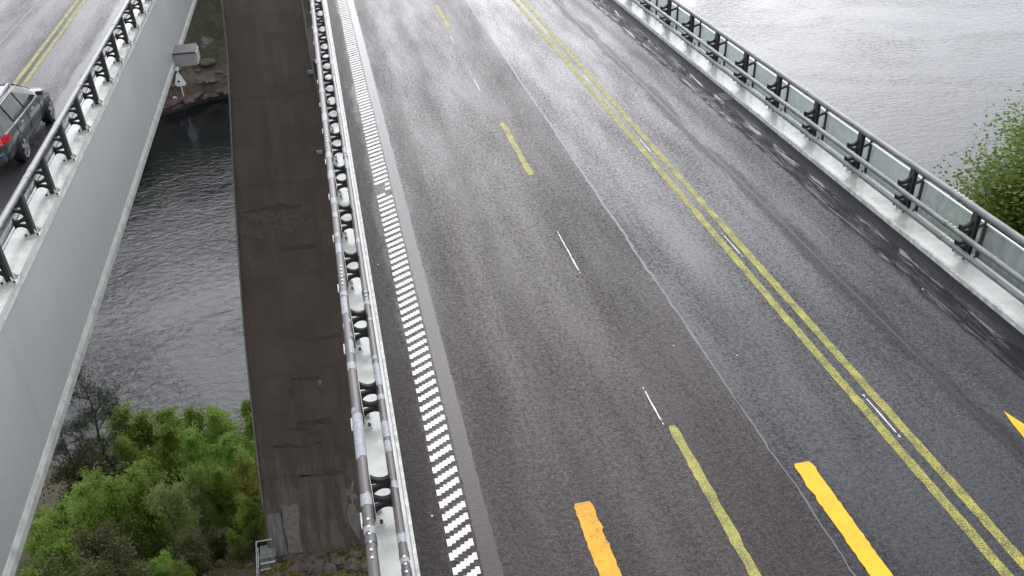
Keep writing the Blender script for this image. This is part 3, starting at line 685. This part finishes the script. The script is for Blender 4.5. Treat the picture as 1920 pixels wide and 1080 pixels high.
def pine_proto():
    r = random.Random(5); tb = B(); h = 13.
    tr = [Vector((1.5*math.sin(q*2.6)*-.5*q+.25*math.sin(q*9), .2*math.sin(q*5), h*q)) for q in [k/14 for k in range(15)]]
    tb.tube(tr, [.17*(1-.82*k/14) for k in range(15)], 8); tips = []
    for k in range(34):
        q = .32+.67*(k+r.random())/34; i = int(q*14); base = tr[i].lerp(tr[min(14, i+1)], q*14-i); a = r.uniform(0, 6.283)
        L = r.uniform(1.0, 2.7)*(1.15-.6*(q-.3)); el = r.gauss(.12, .2)
        d = Vector((math.cos(a)*math.cos(el), math.sin(a)*math.cos(el), math.sin(el)))
        pl = [base+d*L*s_+Vector((0, 0, .12*L*s_*s_)) for s_ in (0, .4, .75, 1)]
        tb.tube(pl, [.05, .035, .022, .01], 5, False)
        for s_ in range(5):
            c = base+d*L*(.45+.14*s_)+Vector((r.gauss(0, .2), r.gauss(0, .2), .08+.12*L*.5))
            for _ in range(5): tips.append(c+Vector((r.gauss(0, .24), r.gauss(0, .24), r.gauss(0, .09))))
    PROTO['pine'] = (autosmooth(tb.m('trunk', MAT['bark'])), crown_mesh('crown', [tuple(q) for q in tips], -.5, .24, MAT['needle'], 9, .11, .28), h)
pine_proto()
def plant(kind, name, px, py, Y, label, cat='tree', group=None, wide=1.0, fz=None, top=None):
    """picture top point + distance along the bank -> base on the terrain, height from the top"""
    fz = fz or z_near
    p = top or onY(px, py, Y); zb = fz(p.x, p.y)-.15; hgt = p.z-zb; tm, cm, h0 = PROTO[kind]; s = hgt/h0*.97
    e = empty(name, (p.x, p.y, zb), random.uniform(0, 6.28)); e.scale = (s*wide, s*wide, s)
    tag(e, label, cat, group); obj('trunk', tm, e); obj('crown', cm, e); return e
G = 'young birches on the near bank'
e = plant('pine', 'pine_tree', 163, 713, 52, 'dark sparse pine with crooked trunk above the water edge'); e.rotation_euler.z = .25
e = plant('pine', 'pine_tree', 104, 805, 48, 'dark pine half hidden by the grey girder', wide=.9); e.rotation_euler.z = 2.2
for i, (px, py, Y, k) in enumerate(((226, 780, 53, 'birch1'), (274, 768, 55, 'birch0'), (326, 757, 56, 'birch1'), (352, 775, 53, 'birch2'), (392, 762, 55, 'birch0'), (428, 772, 52, 'birch1'), (456, 756, 56, 'birch2'), (250, 825, 50, 'birch1'), (300, 812, 50, 'birch0'), (478, 770, 54, 'birch0'), (370, 815, 49, 'birch1'), (440, 815, 48, 'birch0'))):
    plant(k, 'birch_tree', px, py, Y, 'slender fresh green birch in the row at the water edge', 'tree', G, wide=1.12)
GB = 'leafy bushes on the near bank'
for i, (px, py, Y, k, lb) in enumerate(((252, 872, 43, 'bush0', 'tall bright green bushy tree beside the pale willow'), (112, 912, 43, 'bush1', 'broad light green bush against the grey girder'), (165, 905, 41, 'bush0', 'rounded green bush below the crooked pine'), (205, 900, 44, 'bush1', 'dense green bush between the rounded bush and the tall bushy tree'),
        (318, 893, 41, 'pale0', 'pale grey green willow among the green bushes'), (352, 905, 43, 'pale0', 'small pale willow behind the grey green one'), (410, 868, 44, 'bush1', 'dark green bush beside the concrete arch'), (474, 885, 44, 'brown0', 'yellow brown budding bush against the arch edge'), (455, 930, 40, 'bush0', 'low green bush at the foot of the arch'))):
    plant(k, 'bush', px, py, Y, lb, 'bush', GB, wide=1.1)
for i, (px, py, Y) in enumerate(((90, 1020, 37), (150, 1015, 37), (215, 1020, 36), (290, 1030, 35.5), (350, 1010, 37), (395, 995, 39), (435, 1005, 38), (60, 1060, 34), (180, 1065, 33.5), (330, 1070, 33.5), (255, 1065, 33.5), (130, 880, 47), (405, 890, 46), (70, 965, 40), (48, 1015, 36), (105, 965, 41), (30, 1050, 33))):
    plant('dark0' if i % 3 and i < 13 else 'bush1', 'shrub', px, py, Y, 'low dark olive green shrub in the undergrowth' if i % 3 and i < 13 else 'low fresh green shrub in the undergrowth', 'shrub', 'dark undergrowth shrubs' if i % 3 and i < 13 else 'green undergrowth shrubs', wide=1.1)
tt = Vector((37.2, 38.5, -9.0)); plant('tall0', 'birch_tree', 0, 0, 0, 'tall hanging green birch beyond the glass screen', top=Vector((41.3, 38.5, -12.1)), wide=1.4)
plant('tall1', 'birch_tree', 0, 0, 0, 'tall orange brown budding tree beside the hanging green birch', top=Vector((43.9, 37.5, -14.5)), wide=1.2)
plant('tall0', 'birch_tree', 0, 0, 0, 'tallest green birch behind the orange brown budding tree', top=Vector((47.3, 42.0, -11.9)), wide=1.4)
plant('tall0', 'birch_tree', 0, 0, 0, 'dense green birch filling the gap behind the hanging birch', top=Vector((43.0, 38.2, -13.0)), wide=1.35)
plant('tall1', 'birch_tree', 0, 0, 0, 'small budding tree low behind the glass screen', top=Vector((40.7, 33.5, -17.9)), wide=1.2)
plant('tall0', 'birch_tree', 0, 0, 0, 'green birch leaning over the budding tree beyond the glass', top=Vector((44.6, 39.5, -11.6)), wide=1.3)
plant('tall0', 'birch_tree', 0, 0, 0, 'broad green birch low behind the glass screen', top=Vector((43.7, 35.0, -16.4)), wide=1.2)
for i in range(110):
    x = random.uniform(-130, 30) if i < 60 else random.uniform(-100, -41); y = (184.5+(x+22)*(.48 if x < -22 else .95))+(random.uniform(24, 80) if i < 60 else random.uniform(6, 24))  # second batch stands unseen behind the girder, added to darken the water's reflection
    k = 'far0' if i % 4 else 'far1'; tm, cm, h0 = PROTO[k]; s = random.uniform(.9, 1.5)
    e = empty('far_tree', (x, y, z_far(x, y)-.2), random.uniform(0, 6)); e.scale = (s, s, s); tag(e, 'small dark tree on the far rocky bank' if i % 4 else 'small fresh green tree on the far rocky bank', 'tree', 'dark trees on the far bank' if i % 4 else 'green trees on the far bank'); obj('trunk', tm, e); obj('crown', cm, e)

# ------------------------------------------------------------------ rocks at the foot of the arch
def rock_mesh(seed):
    r = random.Random(seed); m = bpy.data.meshes.new('boulder'); import bmesh
    bm = bmesh.new(); bmesh.ops.create_icosphere(bm, subdivisions=2, radius=1)
    for vv in bm.verts:
        q = vv.co.copy(); vv.co = q*(1+.55*mnoise.noise(q*1.3+Vector((seed*3.1, 0, 0)))); vv.co.z *= .7
    bm.to_mesh(m); bm.free(); m.materials.append(MAT['rock']); return m
rocks = [rock_mesh(k) for k in range(5)]
for i in range(46):
    px = random.choice((random.gauss(570, 22), random.gauss(630, 25), random.uniform(400, 690))); py = random.uniform(1040, 1076)
    if px < 520: py = random.uniform(1060, 1085)
    p = march(px, py, z_near, 25, 70); s = random.uniform(.18, .42)
    o = obj('boulder', rocks[i % 5], None, (p.x, p.y, z_near(p.x, p.y)+s*.15)); o.rotation_euler = (random.uniform(-.4, .4), random.uniform(-.4, .4), random.uniform(0, 6)); o.scale = (s*1.2, s, s)
    tag(o, 'reddish brown stone in the rubble at the foot of the arch', 'stone', 'rubble stones at the arch foot')
for i in range(26):
    px = random.uniform(312, 428); py = 206-(px-312)*.24-random.uniform(0, 14) if i < 16 else random.uniform(112, 165)
    p = march(px, py, z_far, 120, 400); s_ = random.uniform(.5, 1.3)
    o = obj('boulder', rocks[i % 5], None, (p.x, p.y, z_far(p.x, p.y)+s_*.1)); o.rotation_euler = (0, 0, random.uniform(0, 6)); o.scale = (s_*1.7, s_*1.1, s_*.7)
    tag(o, 'brown boulder on the far shore below the navigation beacon' if i < 16 else 'boulder on the mossy far slope above the beacon', 'stone', 'boulders on the far shore' if i < 16 else 'boulders on the far slope')
# weeds: small tufts, uncountable
pts = []
for i in range(900):
    x = random.uniform(-11, -1); y = random.uniform(30, 37.5); pts.append((x, y, z_near(x, y)+.05))
gr = obj('grass', crown_mesh('grass', pts, -1.5, .28, MAT['leaf_brown'], 5, .12, .25)); gr['kind'] = 'stuff'; tag(gr, 'yellow green weeds at the foot of the arch', 'grass')

# ------------------------------------------------------------------ metal stair beside the arch foot
sp_ = onY(500, 1078, 35.2); st = empty('metal_stair', (sp_.x, sp_.y, sp_.z)); tag(st, 'grey metal stair with tube handrail beside the arch foot', 'stair')
ang = .9
bt = B()
B().add([(-.45, -1.6, -1.15), (.55, -1.6, -1.15), (.50, .9, .35), (-.30, .9, .35), (-.45, -1.6, -1.27), (.55, -1.6, -1.27), (.50, .9, .23), (-.30, .9, .23)], [(0, 1, 2, 3), (7, 6, 5, 4), (0, 4, 5, 1), (1, 5, 6, 2), (2, 6, 7, 3), (3, 7, 4, 0)]).o('stair_flight', MAT['tube_grey'], st)
for k in range(8):
    q = k/8; B().box(-.42+.12*q, .52, -1.5+2.4*q, -1.28+2.4*q, -1.07+1.45*q, -1.02+1.45*q).o('tread', MAT['girder'], st)
for sx in (-1,):
    xa, xb = (-.48, -.34) if sx < 0 else (.58, .53)
    for zz in (.55, 1.05): B().tube([(xa, -1.6, -1.15+zz), (xb, .9, .35+zz), (xb, 1.25, .40+zz)], .035, 8).o('handrail', MAT['girder_edge'], st)
    for k in range(4):
        q = k/3; x = xa+(xb-xa)*q; B().tube([(x, -1.55+2.4*q, -1.2+1.47*q), (x, -1.55+2.4*q, -.1+1.47*q)], .03, 8).o('handrail_post', MAT['girder_edge'], st)
B().box(-.34, .55, .91, 1.9, .26, .36).o('landing', MAT['tube_grey'], st)
B().tube([(-.34, 1.25, .40+1.05), (.53, 1.25, .40+1.05)], .035, 8).o('handrail', MAT['girder_edge'], st)
zb = z_near(sp_.x, sp_.y-1.5)-sp_.z
for x, y, z in ((-.38, -1.4, -1.2), (.5, -1.4, -1.2), (-.3, 1.7, .3), (.5, 1.7, .3)): B().tube([(x, y, min(z-.3, z_near(sp_.x+x, sp_.y+y)-sp_.z-.2)), (x, y, z)], .05, 8).o('support_leg', MAT['tube_grey'], st)

# ------------------------------------------------------------------ navigation marks on the far bank
bp_ = march(345, 183, z_far, 120, 400); nb = empty('navigation_beacon', bp_); nb.scale = (1.2, 1.2, 1.2); tag(nb, 'white pointed navigation beacon on a pole on the far rock', 'beacon')
B().tube([(0, 0, -.4), (0, 0, 5.3)], .09, 8).o('pole', MAT['rod'], nb)
B().extY([(-.95, 2.3), (-.6, 2.05), (.75, 2.1), (.9, 2.5), (.25, 4.1), (-.3, 4.2)], -.14, .0).o('daymark_board', MAT['rod'], nb)
B().tube([(-.2, -.15, 2.9), (-.2, -.2, 2.9)], .2, 10).o('daymark_spot', MAT['black'], nb)
bevel(B().box(-.32, .32, -.22, .22, 4.75, 5.4).o('lantern', MAT['rod'], nb), .08)
cp_ = march(331, 196, z_far, 120, 400); cs = empty('round_sign', cp_); tag(cs, 'small round white sign with dark centre on the far rock', 'sign')
B().tube([(0, 0, -.3), (0, 0, 1.2)], .05, 8).o('post', MAT['girder_edge'], cs)
B().tube([(0, -.06, 1.3), (0, -.12, 1.3)], .46, 20).o('disc', MAT['rod'], cs); B().tube([(0, -.121, 1.3), (0, -.14, 1.3)], .14, 12).o('centre_spot', MAT['rock'], cs)

# ------------------------------------------------------------------ grey estate car on the left deck
MAT['car'] = simple('grey_car_paint', (.050, .060, .062), .3, .2, var=.06, vs=2, coat=.35)
MAT['car_glass'] = simple('tinted_car_glass', (.020, .030, .025), .1, 0, var=.1, spec=.12)
MAT['tyre'] = simple('tyre_rubber', (.02, .02, .02), .75); MAT['rim'] = simple('alloy_rim', (.52, .53, .54), .3, .7)
MAT['red'] = simple('red_lamp_glass', (.55, .012, .014), .15, coat=1); MAT['trim'] = simple('black_trim', (.02, .02, .02), .45); MAT['chrome'] = simple('bright_roof_rail', (.35, .36, .38), .3, .5)
def car(loc, rz):
    root = empty('estate_car', loc, rz); tag(root, 'dark grey estate car with roof rails on the wet road', 'car')
    hwid = .90
    # body loft: stations along y, half outline (x,z) from sill to belt to centre
    def ring(y, zb, zm, zt, wb, wm, wt_, zc):
        half = [(0, zb), (wb*.8, zb), (wb, zb+.07), (wm, zm), (wm-.005, (zm+zt)*.5), (wt_, zt), (wt_*.9, zt+.03), (0, zc)]
        return [(x, y, z) for x, z in half]+[(-x, y, z) for x, z in half[1:-1]][::-1]
    S = [(-2.30, .42, .60, .78, .70, .74, .72, .82), (-2.25, .30, .58, .92, .80, .84, .80, .97), (-2.05, .24, .58, .97, .85, .895, .85, 1.0), (-1.3, .20, .58, .985, .87, .905, .87, 1.02), (0, .19, .58, .97, .87, .905, .87, 1.0), (.9, .20, .58, .945, .87, .905, .86, 1.0), (1.3, .20, .58, .91, .86, .90, .83, .98), (1.9, .24, .56, .82, .82, .87, .74, .88), (2.2, .28, .52, .70, .72, .78, .62, .76), (2.32, .36, .50, .60, .52, .56, .48, .64)]
    v = []; f = []
    for s_ in S: v += ring(*s_)
    n = 14
    for i in range(len(S)-1):
        for k in range(n): f.append((i*n+k, i*n+(k+1) % n, (i+1)*n+(k+1) % n, (i+1)*n+k))
    f += [tuple(range(n))[::-1], tuple(range((len(S)-1)*n, len(S)*n))]
    body = obj('body', autosmooth(mdata('body', v, f, MAT['car']), 50), root); ss = body.modifiers.new('s', 'SUBSURF'); ss.levels = 2; ss.render_levels = 2
    # cabin
    T = [(-2.16, .97, .80, .30), (-1.98, 1.30, .70, .5), (-1.75, 1.49, .60, 1), (-.9, 1.545, .615, 1), (.0, 1.53, .61, 1), (.35, 1.46, .59, 1), (.75, 1.25, .68, 1), (1.15, .97, .80, 1)]
    v = []; f = []
    for y, z, wx, _ in T:
        v += [(-.86, max(-2.15, min(1.1, y)), .94), (-wx, y, z-.03), (-wx*.8, y, z), (wx*.8, y, z), (wx, y, z-.03), (.86, max(-2.15, min(1.1, y)), .94)]
    for i in range(len(T)-1):
        for k in range(5): f.append((i*6+k, i*6+k+1, (i+1)*6+k+1, (i+1)*6+k))
    f += [tuple(range(6)), tuple(range((len(T)-1)*6, len(T)*6))[::-1]]
    cab = obj('cabin', autosmooth(mdata('cabin', v, f, MAT['car']), 40), root)
    # side windows (both sides) on the tumblehome plane
    def side(y, z, sx, off=.03):
        zt = float(np.interp(y, [q[0] for q in T], [q[1] for q in T])); wx = float(np.interp(y, [q[0] for q in T], [q[2] for q in T]))
        k = (z-.94)/(zt-.03-.94); return (sx*(.86+(wx-.86)*k+off), y, z)
    for sx in (-1, 1):
        for poly in ([(-1.98, 1.02), (-1.30, 1.0), (-1.28, 1.42), (-1.62, 1.40), (-1.80, 1.30)], [(-1.22, 1.0), (-.32, .99), (-.32, 1.45), (-1.20, 1.43)], [(-.24, .99), (.78, .98), (.62, 1.17), (.28, 1.39), (-.24, 1.45)]):
            m_ = mdata('side_window', [side(y, z, sx) for y, z in poly], [tuple(range(len(poly)))[::sx]], MAT['car_glass']); obj('side_window', m_, root)
        obj('window_trim', autosmooth(B().tube([side(y, z, sx, .03) for y, z in ((-2.04, .985), (-1.2, .965), (.86, .95), (.66, 1.19), (.30, 1.425), (-.3, 1.485), (-1.3, 1.455), (-1.66, 1.43), (-1.84, 1.33), (-2.04, .985))], .009, 6).m('window_trim', MAT['chrome'])), root)
        rr = obj('roof_rail', autosmooth(B().tube([(sx*.53, -1.72, 1.50), (sx*.55, -1.55, 1.575), (sx*.56, -.8, 1.60), (sx*.55, .05, 1.585), (sx*.53, .25, 1.51)], .022, 8).m('roof_rail', MAT['chrome'])), root)
        B().box(sx*.55-.03, sx*.55+.03, -1.6, .1, 1.515, 1.525).o('rail_base', MAT['trim'], rr)
        tl = obj('tail_light', autosmooth(mdata('tail_light', [(sx*x, y, z) for x, y, z in ((.50, -2.315, .80), (.50, -2.30, .95), (.80, -2.22, .98), (.895, -2.05, .98), (.91, -1.84, .95), (.915, -1.86, .88), (.905, -2.06, .80), (.81, -2.265, .78))], [(0, 1, 2, 7)[::-sx], (2, 3, 6, 7)[::-sx], (3, 4, 5, 6)[::-sx]], MAT['red'])), root)
        B().box(min(sx*.90, sx*1.08), max(sx*.90, sx*1.08), .72, .84, .98, 1.10).o('wing_mirror', MAT['car'], root)
        for y in (-.95, .0): B().box(min(sx*.905, sx*.93), max(sx*.905, sx*.93), y, y+.18, .84, .87).o('door_handle', MAT['chrome'], root)
        for y in (-1.22, -.28, .80): B().box(min(sx*.90, sx*.912), max(sx*.90, sx*.912), y-.006, y+.006, .30, .93).o('door_gap', MAT['trim'], root)
        for y in (-1.33, 1.37):
            obj('wheel_arch', autosmooth(B().tube([(sx*.70, y, .345), (sx*.912, y, .345)], .36, 28).m('wheel_arch', MAT['trim'])), root)
            wl = obj('wheel', autosmooth(B().tube([(sx*.72, y, .325), (sx*.90, y, .325), (sx*.94, y, .325), (sx*.945, y, .325)], [.322, .322, .30, .22], 28).m('wheel', MAT['tyre'])), root)
            rim = B()
            for k in range(5):
                q = 2*math.pi*k/5; c_, s_ = math.cos(q), math.sin(q); pr_ = []
                for (rr_, ww) in ((.03, .035), (.21, .055), (.21, -.055), (.03, -.035)): pr_.append((y+c_*rr_-s_*ww, .325+s_*rr_+c_*ww))
                rim.add([(sx*.958, a, b) for a, b in pr_]+[(sx*.94, a, b) for a, b in pr_], [(0, 1, 2, 3), (0, 4, 5, 1), (1, 5, 6, 2), (2, 6, 7, 3), (3, 7, 4, 0)])
            rim.tube([(sx*.945, y, .325), (sx*.962, y, .325)], .05, 10)
            ro_ = 24
            rim.add([(sx*(.958 if k % 2 else .946), y+math.cos(2*math.pi*(k//2)/ro_)*(.205 if k % 2 == 0 else .235), .325+math.sin(2*math.pi*(k//2)/ro_)*(.205 if k % 2 == 0 else .235)) for k in range(2*ro_)], [(2*k, 2*k+1, (2*k+3) % (2*ro_), (2*k+2) % (2*ro_)) for k in range(ro_)])
            rim.o('rim', MAT['rim'], wl)
    mdw = mdata('rear_window', [(-.68, -2.13, 1.04), (.68, -2.13, 1.04), (.55, -1.86, 1.40), (-.55, -1.86, 1.40)], [(0, 1, 2, 3)], MAT['car_glass'])
    for vv in mdw.vertices: vv.co.y -= .03
    obj('rear_window', mdw, root)
    mdw = mdata('windscreen', [(-.72, 1.06, 1.06), (.72, 1.06, 1.06), (.52, .42, 1.44), (-.52, .42, 1.44)], [(3, 2, 1, 0)], MAT['car_glass'])
    for vv in mdw.vertices: vv.co.z += .02
    obj('windscreen', mdw, root)
    bevel(B().box(-.80, .80, -2.37, -2.18, .34, .62).o('rear_bumper', MAT['car'], root), .06, 3)
    B().box(-.70, .70, -2.385, -2.3, .30, .40).o('bumper_trim', MAT['trim'], root)
    B().box(-.26, .26, -2.325, -2.29, .70, .81).o('number_plate', MAT['rod'], root)
    return root
car((-8.93, 24.45, 0), R(-1.5))
